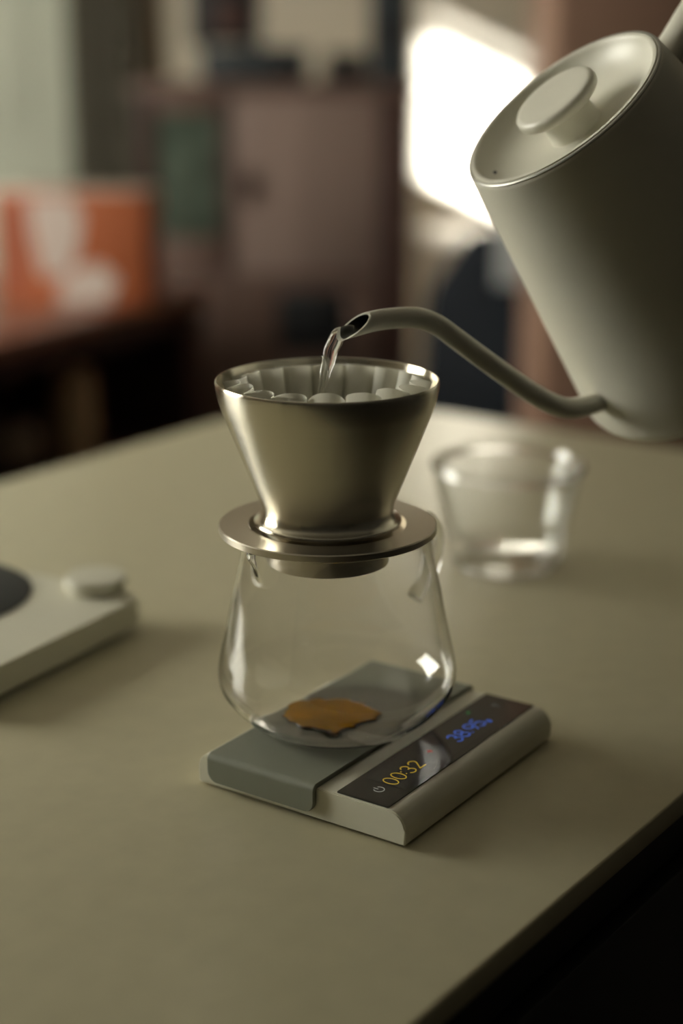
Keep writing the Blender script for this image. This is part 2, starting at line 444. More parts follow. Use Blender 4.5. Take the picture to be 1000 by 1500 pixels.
# stroke digits ------------------------------------------------------
def ell(cx, cy, rx, ry, a0, a1, n=22):
    return [(cx+rx*math.cos(math.radians(a0+(a1-a0)*i/n)), cy+ry*math.sin(math.radians(a0+(a1-a0)*i/n))) for i in range(n+1)]
GL = {
    '0': [ell(.30, .5, .28, .5, 0, 360, 36)],
    '2': [ell(.28, .74, .25, .26, 165, -35) + [(0.02, 0.0)], [(0.0, 0.0), (0.56, 0.0)]],
    '3': [ell(.26, .745, .23, .255, 160, -85), ell(.26, .26, .27, .26, 90, -160)],
    '5': [[(0.50, 1.0), (0.10, 1.0), (0.06, 0.56)] + ell(.26, .31, .27, .31, 125, -155)],
    '8': [ell(.28, .755, .22, .245, 0, 360, 30), ell(.28, .26, .27, .26, 0, 360, 30)],
    '9': [ell(.28, .70, .27, .30, 0, 360, 30), ell(.28, .70, .27, .70, 0, -75, 14)],
    'g': [ell(.25, .27, .22, .24, 0, 360, 24), [(0.47, 0.5), (0.47, -0.05)] + ell(.25, -.05, .22, .2, 0, -150, 12)],
}
def add_stroke(bm, pts, wd, z0, z1):
    n = len(pts); L, R = [], []
    closed = (abs(pts[0][0]-pts[-1][0]) + abs(pts[0][1]-pts[-1][1])) < 1e-6
    for i, p in enumerate(pts):
        a = pts[i-1] if i > 0 else (pts[-2] if closed else p)
        b = pts[i+1] if i < n-1 else (pts[1] if closed else p)
        tx, ty = b[0]-a[0], b[1]-a[1]; l = math.hypot(tx, ty) or 1
        nx, ny = -ty/l*wd/2, tx/l*wd/2
        L.append((p[0]+nx, p[1]+ny)); R.append((p[0]-nx, p[1]-ny))
    for i in range(n-1):
        q = [L[i], L[i+1], R[i+1], R[i]]
        lo = [bm.verts.new((x, y, z0)) for x, y in q]; hi = [bm.verts.new((x, y, z1)) for x, y in q]
        bm.faces.new(hi[::-1])
        for k in range(4): bm.faces.new((lo[k], lo[(k+1) % 4], hi[(k+1) % 4], hi[k]))
def write(text, x, y, h, wd, gap=0.20, wide=1.15):
    bm = bmesh.new(); z0, z1 = SH+0.00062, SH+0.00072
    for ch in text:
        if ch in GL:
            s = h*0.45 if ch == 'g' else h
            oy = 0.0
            for st in GL[ch]:
                add_stroke(bm, [(x+px*s*wide, y+oy+py*s) for px, py in st], wd*(0.8 if ch == 'g' else 1), z0, z1)
            x += s*0.56*wide + h*gap
        elif ch in ':.':
            for py in ((0.28, 0.68) if ch == ':' else (0.05,)):
                add_stroke(bm, [(x+h*0.03+px, y+py*h+qy) for px, qy in ((0, -wd*0.6), (0, wd*0.6))], wd*1.25, z0, z1)
            x += h*0.06 + h*gap
    return bm
obj('timer_digits', write('00:32', 0.0200, 0.0178, 0.0074, 0.00046, 0.20), 'amber', disp, 0)['label'] = 'amber timer digits 00:32'
obj('weight_digits', write('38.95g', 0.0745, 0.0174, 0.0076, 0.00062, 0.19), 'blue', disp, 0)['label'] = 'blue weight digits 38.95 g'
bm = bmesh.new(); z0, z1 = SH+0.00062, SH+0.00072
add_stroke(bm, [(0.0130+0.0023*math.cos(math.radians(a)), 0.0214+0.0023*math.sin(math.radians(a))) for a in range(130, 411, 10)], 0.00035, z0, z1)
add_stroke(bm, [(0.0130, 0.0218), (0.0130, 0.0242)], 0.00035, z0, z1)
obj('power_icon', bm, 'pale', disp, 0)
bm = bmesh.new()
add_stroke(bm, [(0.1185, 0.0255), (0.1225, 0.0255)], 0.0006, z0, z1); add_stroke(bm, [(0.1205, 0.0252), (0.1205, 0.0212)], 0.0006, z0, z1)
add_stroke(bm, [(0.1190, 0.0236), (0.1220, 0.0236)], 0.0004, z0, z1)
obj('tare_icon', bm, 'dim', disp, 0)
bm = bmesh.new(); add_stroke(bm, [(0.1045, 0.0308), (0.1068, 0.0308)], 0.0011, z0, z1)
obj('battery_icon', bm, 'green', disp, 0)
bm = bmesh.new(); add_stroke(bm, [(0.0565, 0.0235), (0.0600, 0.0235)], 0.0003, z0, z1); add_stroke(bm, [(0.0583, 0.0220), (0.0583, 0.0250)], 0.0003, z0, z1)
obj('mode_icon', bm, 'red_led', disp, 0)

# ------------------------------------------------------------------ glass carafe
CX, CY = -0.0020, 0.7055
SPA = math.radians(222); HDA = math.radians(43)
outer = spline([(0.0330, 0.0180), (0.0390, 0.0196), (0.0446, 0.0238), (0.0503, 0.0297), (0.0543, 0.0358), (0.0556, 0.0425),
         (0.0546, 0.0510), (0.0505, 0.0700), (0.0468, 0.0880), (0.0446, 0.0980), (0.0437, 0.1050), (0.0437, 0.1104)], 5)
inner = spline([(0.0425, 0.1106), (0.0425, 0.1050), (0.0434, 0.0980), (0.0456, 0.0880), (0.0493, 0.0700), (0.0534, 0.0510),
         (0.0544, 0.0426), (0.0531, 0.0364), (0.0492, 0.0305), (0.0437, 0.0249), (0.0385, 0.0209), (0.0328, 0.0196)], 5)
def dent(r, z, a):
    d = (a - SPA + PI) % (2*PI) - PI
    k = math.exp(-(d/0.13)**2) * max(0.0, min(1.0, (z-0.094)/0.014))**1.3 * 0.0085
    k -= math.exp(-((abs(d)-0.30)/0.12)**2) * max(0.0, min(1.0, (z-0.096)/0.014)) * 0.0012
    rr = r + k
    return Vector((rr*math.cos(a), rr*math.sin(a), z))
prof = [(0, 0.0183), (0.018, 0.0182)] + outer + [(0.0436, 0.1108), (0.0428, 0.1109)] + inner + [(0.018, 0.0195), (0, 0.0195)]
carafe = thing('glass_carafe', 'clear glass coffee carafe standing on the scale below the dripper', 'carafe', (CX, CY, TZ))
obj('carafe_body', lathe([(r, z) for r, z in prof], 160, fn=dent), 'glass', carafe, 70)
ca, sa = math.cos(HDA), math.sin(HDA)
hp = spline([(0.0436, 0.0975), (0.0500, 0.1045), (0.0600, 0.1035), (0.0655, 0.0950), (0.0650, 0.0850), (0.0600, 0.0740), (0.0530, 0.0655)], 8)
bm = bmesh.new()
rad = [0.0034 + 0.0008*math.cos(PI*i/(len(hp)-1))**2 for i in range(len(hp))]
rad[0] *= 0.9
add_tube(bm, [(r*ca, r*sa, z) for r, z in hp], rad, 18, up=Vector((-sa, ca, 0)))
obj('handle', bm, 'glass', carafe, 70)

# a thin pool of fresh coffee on the bottom of the carafe
cof = thing('coffee_pool', 'small pool of amber brown coffee on the bottom of the carafe', 'coffee', (CX, CY, TZ))
bm = bmesh.new(); n = 160; PX, PY = -0.0035, -0.0015
def pool_r(a):
    return 1 + 0.05*math.sin(3*a+1) + 0.04*math.sin(5*a+2.0) + 0.03*math.sin(11*a) + 0.022*math.sin(17*a+1) + 0.012*math.sin(29*a) + \
        0.13*math.exp(-((a-3.25)/0.12)**2) + 0.10*math.exp(-((a-4.85)/0.20)**2)
def pool_pt(a, k=1.0):
    return PX + 0.0218*k*pool_r(a)*math.cos(a), PY + 0.0205*k*pool_r(a)*math.sin(a)
lv = [[bm.verts.new((*pool_pt(2*PI*i/n, k), z)) for i in range(n)] for k, z in ((1, 0.01955), (1.01, 0.0199), (0.97, 0.0204), (0.90, 0.0206))]
tp = bm.verts.new((PX, PY, 0.0206)); bt = bm.verts.new((PX, PY, 0.01955))
for i in range(n):
    j = (i+1) % n
    for A, B in zip(lv, lv[1:]): bm.faces.new((A[i], A[j], B[j], B[i]))
    bm.faces.new((lv[-1][i], lv[-1][j], tp)); bm.faces.new((lv[0][j], lv[0][i], bt))
obj('liquid', bm, 'coffee', cof, 60)
bm = bmesh.new()
ea = [3.1 + 3.2*k/70 for k in range(71)]
add_tube(bm, [(*pool_pt(a, 1.005), 0.0199) for a in ea], [0.0004*math.sin(PI*k/70)**0.5 + 0.00012 for k in range(71)], 10, up=Vector((0, 0, 1)))
obj('dark_edge', bm, 'coffee_dark', cof, 60)['label'] = 'dark brown edge of the pool'
bm = bmesh.new(); rb = random.Random(9)
for k in range(34):
    a = rb.uniform(3.2, 6.2) if k < 26 else rb.uniform(0, 6.28)
    q = rb.uniform(0.95, 1.0) if k < 20 else rb.uniform(1.05, 1.5)
    x, y = pool_pt(a, q); r = rb.uniform(0.0003, 0.0007)
    bmesh.ops.create_icosphere(bm, subdivisions=2, radius=r, matrix=Matrix.Translation((x, y, (0.0205 if q < 1.02 else 0.0196)+r*0.4)))
bub = obj('bubbles', bm, 'water', cof, 80); bub['kind'] = 'stuff'


# ------------------------------------------------------------------ steel ring + dripper + filter
DX, DY = -0.0063, 0.7055
ring = obj('dripper_stand', lathe([(0.0255, 0.0970), (0.0280, 0.0970), (0.0282, 0.0973), (0.0282, 0.1075), (0.0385, 0.1075), (0.0388, 0.1078), (0.0388, 0.1111), (0.0490, 0.1111), (0.0496, 0.1115),
            (0.0496, 0.1141), (0.0491, 0.1146), (0.0362, 0.1146), (0.0358, 0.1143), (0.0358, 0.1086), (0.0255, 0.1086)], 144, closed=True),
            'steel_ring', None, 30, loc=(DX, DY, TZ))
tag(ring, 'flat brushed steel ring stand with short collar on the carafe mouth', 'stand')
drp = thing('coffee_dripper', 'brushed stainless steel cone dripper above the glass carafe', 'dripper', (DX, DY, TZ))
op = [(0.0298, 0.1087), (0.0298, 0.1142), (0.0325, 0.1146), (0.0334, 0.1151), (0.0337, 0.1159), (0.0334, 0.1167), (0.0326, 0.1172), (0.0315, 0.1178), (0.0305, 0.1192), (0.0300, 0.1210),
      (0.0300, 0.1225), (0.0306, 0.1250), (0.0379, 0.1434), (0.0430, 0.1565), (0.0478, 0.1690), (0.0490, 0.1730), (0.0498, 0.1775), (0.0500, 0.1798),
      (0.0499, 0.1808), (0.0495, 0.1812), (0.0491, 0.1810), (0.0488, 0.1800)]
ip = [(0.0482, 0.1775), (0.0466, 0.1692), (0.0418, 0.1565), (0.0367, 0.1434), (0.0295, 0.1252), (0.0270, 0.1190), (0.0265, 0.1180), (0, 0.1180)]
obj('cone', lathe([(0, 0.1087)] + op + ip, 160), 'steel', drp, 45)

# pleated paper
NP_, N = 18, 18*24
bm = bmesh.new(); rows = []
rng = [random.uniform(0.8, 1.2) for _ in range(NP_)]
wid = [random.uniform(0.68, 0.86) for _ in range(NP_)]
hgt = [random.uniform(-0.0005, 0.0006) for _ in range(NP_)]
for t in [0, 0.08, 0.2, 0.4, 0.6, 0.8, 0.95, 1.0]:
    ring_ = []
    for i in range(N):
        a = 2*PI*i/N
        k = int(i / 24) % NP_
        ph = (i % 24)/24.0
        hump = max(0.0, 1 - (abs(2*ph-1)/wid[k])**2.2)
        R_out = 0.0242 + (0.0466-0.0242)*t
        amp = (0.0028 + 0.0058*t)*rng[k]
        r = R_out - amp*hump
        back = math.sin(a)
        ztop = 0.1797 - 0.0017*back + (hgt[k] + 0.0016)*hump
        z = 0.1195 + (ztop-0.1195)*t
        aa = a - 0.055*t*math.sin(2*PI*ph)
        ring_.append(bm.verts.new((r*math.cos(aa), r*math.sin(aa), z)))
    rows.append(ring_)
c0 = bm.verts.new((0, 0, 0.1193))
for i in range(N): bm.faces.new((rows[0][i], c0, rows[0][(i+1) % N]))
for A, B in zip(rows, rows[1:]):
    for i in range(N): bm.faces.new((A[i], A[(i+1) % N], B[(i+1) % N], B[i]))
filt = obj('paper_filter', bm, 'paper', None, 50, loc=(DX, DY, TZ))
tag(filt, 'white pleated paper filter sitting inside the steel dripper', 'filter')
bm = lathe([(0, 0.1290), (0.012, 0.1292), (0.0215, 0.1297), (0.0218, 0.1292), (0.019, 0.1215), (0, 0.1210)], 64)
bed = obj('coffee_bed', bm, 'slurry', None, 60, loc=(DX, DY, TZ))
tag(bed, 'dark wet coffee grounds at the bottom of the paper filter', 'coffee')

# ------------------------------------------------------------------ kettle
KS = 1.07
Cc = Vector((0, 0, 0.3279))
lidc = Cc + (Vector((0.0936, 0.7107, 0.298)) - Cc)*KS
KN = Vector((-0.6007, -0.2659, 0.754)).normalized()
ka = Vector((-0.7332, -0.1927, -0.6521)); kb = Vector((0.3187, -0.9445, -0.0792))
KD = (ka*math.cos(math.radians(10)) + kb*math.sin(math.radians(10)))
KD = (KD - KN*KD.dot(KN)).normalized(); KY = KN.cross(KD)
KL, KR, KB = 0.1352*KS, 0.0481*KS, 0.0712*KS
kbase = lidc - KN*KL
mtx = Matrix(((KD.x, KY.x, KN.x, kbase.x), (KD.y, KY.y, KN.y, kbase.y), (KD.z, KY.z, KN.z, kbase.z+TZ), (0, 0, 0, 1)))
ket = thing('gooseneck_kettle', 'matt off-white gooseneck kettle tilted in the air and pouring water', 'kettle', mtx=mtx)
def kr(h): return KB + (KR-KB)*h/KL
fr = 0.011
kz = -0.0065
kp = [(0, kz), (KB-fr-0.003, kz)] + [(kr(kz+fr)-fr + fr*math.sin(PI/2*i/8), kz + fr*(1-math.cos(PI/2*i/8))) for i in range(9)]
kp += [(kr(h), h) for h in (0.022, 0.04, 0.06, 0.08, 0.10, 0.12, KL-0.003)] + [(kr(KL-0.0018), KL-0.0018)]
kp += [(KR-0.0008, KL-0.0004), (KR-0.0022, KL-0.0010), (KR-0.0024, KL-0.004), (KB-0.008, 0.012), (0, 0.004)]
obj('kettle_body', lathe(kp, 160), 'kettle_paint', ket, 45)
obj('rim_ring', lathe([(KR-0.0004, KL-0.0016), (KR+0.00005, KL-0.0009), (KR-0.0003, KL-0.0003), (KR-0.0012, KL-0.0001), (KR-0.0014, KL-0.0012)], 160, closed=True), 'dark_ring', ket, 60)['label'] = 'thin dark ring round the mouth'
lr = KR-0.0017
lp = [(0, KL-0.0125), (0.012, KL-0.0125), (0.024, KL-0.0120), (0.033, KL-0.0103), (0.040, KL-0.0072), (0.0445, KL-0.0035), (lr-0.0028, KL-0.0004),
      (lr-0.0018, KL+0.0004), (lr-0.0004, KL+0.0002), (lr, KL-0.0008), (lr, KL-0.006), (0.040, KL-0.012), (0.030, KL-0.0145), (0, KL-0.015)]
lid = obj('lid', lathe(spline(lp[:7], 4) + lp[7:], 144), 'kettle_paint', ket, 50)
kq = 1.17
obj('knob', lathe([(r*kq, KL+z) for r, z in [(0, -0.0127), (0.0112, -0.0127), (0.0108, -0.0115), (0.0105, -0.006), (0.0106, -0.0015), (0.0118, 0.0002), (0.0160, 0.0008),
                   (0.0174, 0.0020), (0.0178, 0.0036), (0.0176, 0.0054), (0.0166, 0.0067), (0.0150, 0.0070), (0.010, 0.0066), (0, 0.0064)]], 96), 'kettle_paint', lid, 40)
obj('steam_vent', lathe([(0, 0), (0.0016, 0), (0.0016, 0.0006), (0, 0.0006)], 20), 'rubber', lid, 40,
    loc=(0.0380, -0.018, KL-0.0064))
# spout (local x = towards the spout, local z = up the kettle axis)
sp = [(0.0480, 0.0125), (0.0549, 0.0149), (0.0633, 0.0196), (0.0737, 0.0256), (0.0816, 0.0322), (0.0863, 0.0408), (0.0904, 0.0526), (0.0942, 0.0672),
      (0.0982, 0.0838), (0.1015, 0.0982), (0.1039, 0.1081), (0.1079, 0.1162), (0.1130, 0.1217), (0.1208, 0.1285), (0.1261, 0.1322), (0.1319, 0.1357)]
sp = spline([(x*KS, z*KS) for x, z in sp], 4)
m_ = len(sp)
bm = bmesh.new()
ro = [0.0052 - 0.0006*i/(m_-1) for i in range(m_)]
P3 = [(x, 0, z) for x, z in sp]
R1 = add_tube(bm, P3, ro, 28, caps=False)
R2 = add_tube(bm, P3[-20:], [r-0.0008 for r in ro[-20:]], 28, caps=False)
tdir = (Vector(P3[-1]) - Vector(P3[-3])).normalized()
KMI = mtx.to_3x3().transposed()
upl = (KMI @ Vector((0, 0, 1))); upl = (upl - tdir*upl.dot(tdir)).normalized()
cml = (KMI @ Vector((0, -1, 0.35))); cml = (cml - tdir*cml.dot(tdir)).normalized()
for Rr in (R1, R2):
    c_ = Vector(P3[-1])
    for q_, k_ in ((-1, 1.0), (-2, 0.75), (-3, 0.5), (-4, 0.3)):
        c_ = sum((v.co for v in Rr[q_]), Vector())/28
        for v in Rr[q_]:
            d_ = v.co - c_
            v.co += tdir*(-(d_.dot(upl))*1.35 - d_.dot(cml)*0.75)*k_
b3 = bmesh.new()                                  # dark steel bore, seen through the slanted mouth
def copy_rings(rings):
    return [[b3.verts.new(v.co) for v in r] for r in rings]
Q = copy_rings(R2)
for A, B in zip(Q, Q[1:]):
    for k in range(28): b3.faces.new((A[(k+1) % 28], A[k], B[k], B[(k+1) % 28]))
bmesh.ops.delete(bm, geom=[v for r in R2[:-1] for v in r], context='VERTS')
for k in range(28):
    bm.faces.new((R1[-1][k], R1[-1][(k+1) % 28], R2[-1][(k+1) % 28], R2[-1][k]))
spt = obj('spout', bm, 'kettle_paint', ket, 60)
obj('spout_bore', b3, 'bore', spt, 60)['label'] = 'dark bore of the slanted spout mouth'
hp = spline([(-0.046, 0.122), (-0.064, 0.124), (-0.092, 0.130), (-0.122, 0.134), (-0.144, 0.126), (-0.153, 0.102), (-0.152, 0.070), (-0.149, 0.035)], 6)
bm = bmesh.new(); add_tube(bm, [(x, 0, z) for x, z in hp], 0.0095, 24, flat=0.75)
obj('handle', bm, 'kettle_paint', ket, 60)

# water
wp = [(0.0058, 0.7095, 0.2024), (0.0036, 0.7090, 0.2020), (0.0009, 0.7086, 0.2012), (-0.0015, 0.7083, 0.1997), (-0.0036, 0.7080, 0.1961), (-0.0051, 0.7077, 0.1918),
      (-0.0064, 0.7075, 0.1869), (-0.0075, 0.7073, 0.1819), (-0.0084, 0.7071, 0.1770), (-0.0090, 0.7070, 0.1720), (-0.0095, 0.7069, 0.1660), (-0.0100, 0.7068, 0.1560),
      (-0.0103, 0.7067, 0.1440), (-0.0104, 0.7067, 0.1297)]
wr = [0.0022, 0.0028, 0.0032, 0.0033, 0.0031, 0.0029, 0.0026, 0.0023, 0.0021, 0.0020, 0.0019, 0.0018, 0.0017, 0.0017]
ws = spline([(*p, r) for p, r in zip(wp, wr)], 6)
bm = bmesh.new(); rings = add_tube(bm, ws, [q[3] for q in ws], 24)
for i, rg in enumerate(rings):                     # gentle ripples and a twist of the falling water
    c_ = sum((v.co for v in rg), Vector())/24
    for k, v in enumerate(rg):
        v.co = c_ + (v.co-c_)*(1 + 0.10*math.sin(2*2*PI*k/24 + i*0.16) + 0.05*math.sin(i*0.55 + k*0.26))
wat = obj('water_stream', bm, 'water', None, 80, loc=(0, 0, TZ))
tag(wat, 'thin clear stream of water falling from the kettle spout into the filter', 'water')

# ------------------------------------------------------------------ double-walled glass cup
cup = obj('glass_cup', lathe([(0, 0.0010), (0.026, 0.0008), (0.032, 0.0), (0.0345, 0.0012), (0.0362, 0.0045), (0.0395, 0.022), (0.0440, 0.046), (0.0474, 0.0640),
     (0.0482, 0.0662), (0.0476, 0.0682), (0.0460, 0.0686), (0.0448, 0.0670), (0.0436, 0.0620), (0.0395, 0.042), (0.0352, 0.0245), (0.0330, 0.0205), (0.029, 0.0180), (0, 0.0172)], 128),
     'cup_glass', None, 60, loc=(0.1055, 0.9914, TZ))
b2 = lathe([(0, 0.0020), (0.026, 0.0018), (0.0325, 0.0014), (0.0348, 0.0050), (0.0384, 0.022), (0.0429, 0.046), (0.0456, 0.0600), (0.0458, 0.0630), (0.0448, 0.0632), (0.0443, 0.0600), (0.0405, 0.042), (0.0361, 0.0242), (0.0337, 0.0195), (0.029, 0.0170), (0, 0.0162)], 128)
bmesh.ops.recalc_face_normals(b2, faces=b2.faces)
bmesh.ops.reverse_faces(b2, faces=b2.faces)
me2 = bpy.data.meshes.new('cavity'); b2.to_mesh(me2); b2.free()
bm = bmesh.new(); bm.from_mesh(cup.data); bm.from_mesh(me2)
bm.to_mesh(cup.data); bm.free(); bpy.data.meshes.remove(me2)
cup.data.shade_smooth(); cup.data.set_sharp_from_angle(angle=math.radians(60))
lip = lathe([(0.0462 + 0.0029*math.cos(2*PI*i/20), 0.0660 + 0.0029*math.sin(2*PI*i/20)) for i in range(20)], 128, closed=True)
obj('rolled_lip', lip, 'glass', cup, 80)
base_ = lathe([(0.0300 + 0.0022*math.cos(2*PI*i/16), 0.0024 + 0.0012*math.sin(2*PI*i/16)) for i in range(16)], 96, closed=True)
obj('base_ring', base_, 'glass', cup, 80)
tag(cup, 'empty clear double-walled glass cup on the worktop behind the dripper', 'cup')

# ------------------------------------------------------------------ kettle heating base at the left
KBZ = math.atan2(0.870, 0.492)
KO = Vector((-0.1130, 0.8735, 0))
kbs = thing('kettle_heating_base', 'low white kettle base with dark round heating plate and control knob', 'kettle base', (KO.x, KO.y, TZ), KBZ)
HT = 0.020
bm = bmesh.new(); add_prism(bm, rrect(-0.150, 0.0, 0.0, 0.205, 0.008, 8), 0.0042, HT)
ee = [e for e in bm.edges if all(abs(v.co.z-HT) < 1e-6 for v in e.verts)]
bmesh.ops.bevel(bm, geom=ee, offset=0.0015, segments=3, affect='EDGES')
obj('base_body', bm, 'white_plastic', kbs, 40)
bm = bmesh.new(); add_prism(bm, rrect(-0.140, 0.010, -0.010, 0.195, 0.006, 6), 0, 0.0044)
obj('base_foot', bm, 'rubber', kbs, 30)
obj('heating_plate', lathe([(0, HT-0.0005), (0.066, HT-0.0005), (0.066, HT+0.0006), (0.065, HT+0.0011), (0.020, HT+0.0011), (0, HT+0.0011)], 96), 'slate', kbs, 40,
    loc=(-0.064, 0.114, 0))['label'] = 'dark round heating plate'
kn = obj('knob', lathe([(0, HT-0.0002), (0.0158, HT-0.0002), (0.0158, HT+0.0015), (0.0176, HT+0.0022), (0.0178, HT+0.0075), (0.0172, HT+0.0084), (0.014, HT+0.0087), (0, HT+0.0084)], 64),
         'white_plastic', kbs, 40, loc=(-0.0045, 0.0305, 0))
obj('touch_button', lathe([(0, 0), (0.004, 0), (0.004, 0.0004), (0, 0.0004)], 24), 'slate', kbs, 40, loc=(-0.118, 0.034, HT-0.0001))

# ------------------------------------------------------------------ dark wooden desk behind the island
DKZ = math.atan2(0.893, 0.449)
dk = thing('desk', 'dark red-brown wooden desk with open shelf behind the left of the worktop', 'desk', (-0.256, 3.183, 0), DKZ)
DL, DW = 1.35, 0.52
obj('desk_top', box((-DL/2, DW/2, 0.735), (DL, DW, 0.03), bevel=0.004), 'desk', dk)
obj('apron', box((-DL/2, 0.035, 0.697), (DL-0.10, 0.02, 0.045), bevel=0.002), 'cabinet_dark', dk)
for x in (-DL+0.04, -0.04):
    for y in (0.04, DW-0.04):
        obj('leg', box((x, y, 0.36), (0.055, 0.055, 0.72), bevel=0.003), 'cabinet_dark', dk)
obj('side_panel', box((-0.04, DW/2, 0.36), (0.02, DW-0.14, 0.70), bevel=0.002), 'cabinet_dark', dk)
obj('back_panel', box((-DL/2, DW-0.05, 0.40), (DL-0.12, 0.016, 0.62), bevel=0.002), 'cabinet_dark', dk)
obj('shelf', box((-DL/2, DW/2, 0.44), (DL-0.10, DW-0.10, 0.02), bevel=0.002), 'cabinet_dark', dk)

def on_desk(x, y, z): 
    c, s_ = math.cos(DKZ), math.sin(DKZ)
    return (-0.256 + c*x - s_*y, 3.183 + s_*x + c*y, z)
jar = thing('storage_jar', 'beige stoneware jar with lid on the shelf below the desk', 'jar', on_desk(-0.318, 0.113, 0.45))
obj('jar_body', lathe([(0, 0), (0.034, 0), (0.040, 0.006), (0.043, 0.07), (0.041, 0.150), (0.036, 0.168), (0, 0.168)], 40), 'beige', jar, 50)
obj('lid', lathe([(0, 0.168), (0.037, 0.168), (0.038, 0.176), (0.030, 0.184), (0.008, 0.187), (0.009, 0.196), (0, 0.199)], 40), 'beige', jar, 50)
bowl = obj('stoneware_pot', lathe([(0, 0), (0.035, 0), (0.055, 0.03), (0.060, 0.06), (0.054, 0.09), (0.045, 0.10), (0.042, 0.10), (0.050, 0.06), (0.046, 0.03), (0, 0.008)], 40), 'greige', None, 60,
           loc=on_desk(-0.420, 0.185, 0.45))
tag(bowl, 'grey round stoneware pot at the far left of the desk shelf', 'pot')

# orange and white cardboard box standing on the desk
ob = thing('cardboard_box', 'orange cardboard box with white printed patches standing on the desk', 'box', (-0.482, 3.00, 0.75), math.radians(-6))
BW, BD, BH = 0.275, 0.13, 0.205
obj('carton', box((0, 0, BH/2), (BW, BD, BH), bevel=0.003), 'orange', ob)
def flat_patch(name, poly, m, off=0.0):
    bm = bmesh.new()
    fr_ = [bm.verts.new((x, -BD/2-0.0008-off, z)) for x, z in poly]; bk = [bm.verts.new((x, -BD/2+0.001, z)) for x, z in poly]
    bm.faces.new(fr_); bm.faces.new(bk[::-1]); k = len(poly)
    for i in range(k): bm.faces.new((fr_[i], fr_[(i+1) % k], bk[(i+1) % k], bk[i]))
    return obj(name, bm, m, ob, 0)
flat_patch('white_print', [(-0.055, 0.055), (-0.005, 0.060), (0.015, 0.11), (0.025, 0.160), (0.005, 0.198), (-0.075, 0.195), (-0.070, 0.13)], 'white_print')
flat_patch('white_print', [(-0.03, 0.004), (0.065, 0.008), (0.085, 0.050), (0.055, 0.080), (0.010, 0.072), (-0.02, 0.045)], 'white_print', 0.0003)
flat_patch('red_print', [(-0.130, 0.02), (-0.085, 0.02), (-0.080, 0.19), (-0.130, 0.19)], 'red')
obj('lid_flap', box((0, 0, BH+0.001), (BW-0.004, BD-0.004, 0.003), bevel=0.001), 'white_print', ob)

# ------------------------------------------------------------------ wooden cabinet at the back
kx0, ky, kw, kh, kd = -0.433, 3.50, 0.585, 1.130, 0.28
cab = thing('wooden_cabinet', 'brown wooden cabinet with glass door beside a plain door, behind the desk', 'cabinet', (kx0+kw/2, ky+kd/2, 0))
def cb(name, x0, x1, z0, z1, y0, y1, m, par=cab, bv=0.003):
    return obj(name, box(((x0+x1)/2, (y0+y1)/2, (z0+z1)/2), (x1-x0, y1-y0, z1-z0), bevel=bv), m, par)
hw, hd = kw/2, kd/2
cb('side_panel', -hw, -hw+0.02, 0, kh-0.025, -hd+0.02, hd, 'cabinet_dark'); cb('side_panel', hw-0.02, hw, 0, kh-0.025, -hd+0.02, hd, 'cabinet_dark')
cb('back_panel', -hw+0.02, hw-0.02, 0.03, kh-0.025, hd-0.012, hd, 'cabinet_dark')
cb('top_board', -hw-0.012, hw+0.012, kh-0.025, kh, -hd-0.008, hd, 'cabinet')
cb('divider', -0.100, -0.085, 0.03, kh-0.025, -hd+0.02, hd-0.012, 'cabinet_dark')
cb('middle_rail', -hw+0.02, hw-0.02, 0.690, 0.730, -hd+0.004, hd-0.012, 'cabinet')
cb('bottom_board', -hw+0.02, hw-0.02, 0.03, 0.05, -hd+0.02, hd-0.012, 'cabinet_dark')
gd = cb('glass_door', -hw+0.004, -0.094, 0.733, kh-0.028, -hd+0.004, -hd+0.012, 'pane_green')
gd['label'] = 'greenish glass door pane'
for a in ((-hw+0.003, -hw+0.040, 0.732, kh-0.027), (-0.118, -0.093, 0.732, kh-0.027)): cb('door_stile', *a, -hd-0.002, -hd+0.018, 'cabinet_dark', gd)
for a in ((-hw+0.040, -0.118, 0.732, 0.806), (-hw+0.040, -0.118, kh-0.061, kh-0.027)): cb('door_rail', *a, -hd-0.002, -hd+0.018, 'cabinet', gd)
pd = cb('plain_door', -0.088, 0.220, 0.733, kh-0.028, -hd-0.002, -hd+0.018, 'cabinet_panel')
obj('handle', box((-0.065, -hd-0.012, 0.92), (0.010, 0.018, 0.07), bevel=0.003), 'cabinet_dark', pd)
cb('stile', 0.223, hw-0.001, 0.03, kh-0.027, -hd-0.002, -hd+0.018, 'cabinet_dark')
cb('lower_door', -hw+0.004, 0.000, 0.05, 0.688, -hd-0.002, -hd+0.018, 'cabinet')
cb('lower_panel', 0.002, 0.220, 0.05, 0.552, -hd-0.002, -hd+0.018, 'cabinet')
cb('lower_panel', 0.152, 0.220, 0.554, 0.688, -hd-0.002, -hd+0.018, 'cabinet')
dv = thing('media_player', 'dark slate box in the open niche of the wooden cabinet', 'player', (kx0+kw/2+0.076, ky+0.06, 0.552))
obj('casing', box((0, 0, 0.067), (0.142, 0.10, 0.132), bevel=0.004), 'slate', dv)
obj('front_grille', box((0, -0.051, 0.067), (0.126, 0.004, 0.116), bevel=0.001), 'black', dv)

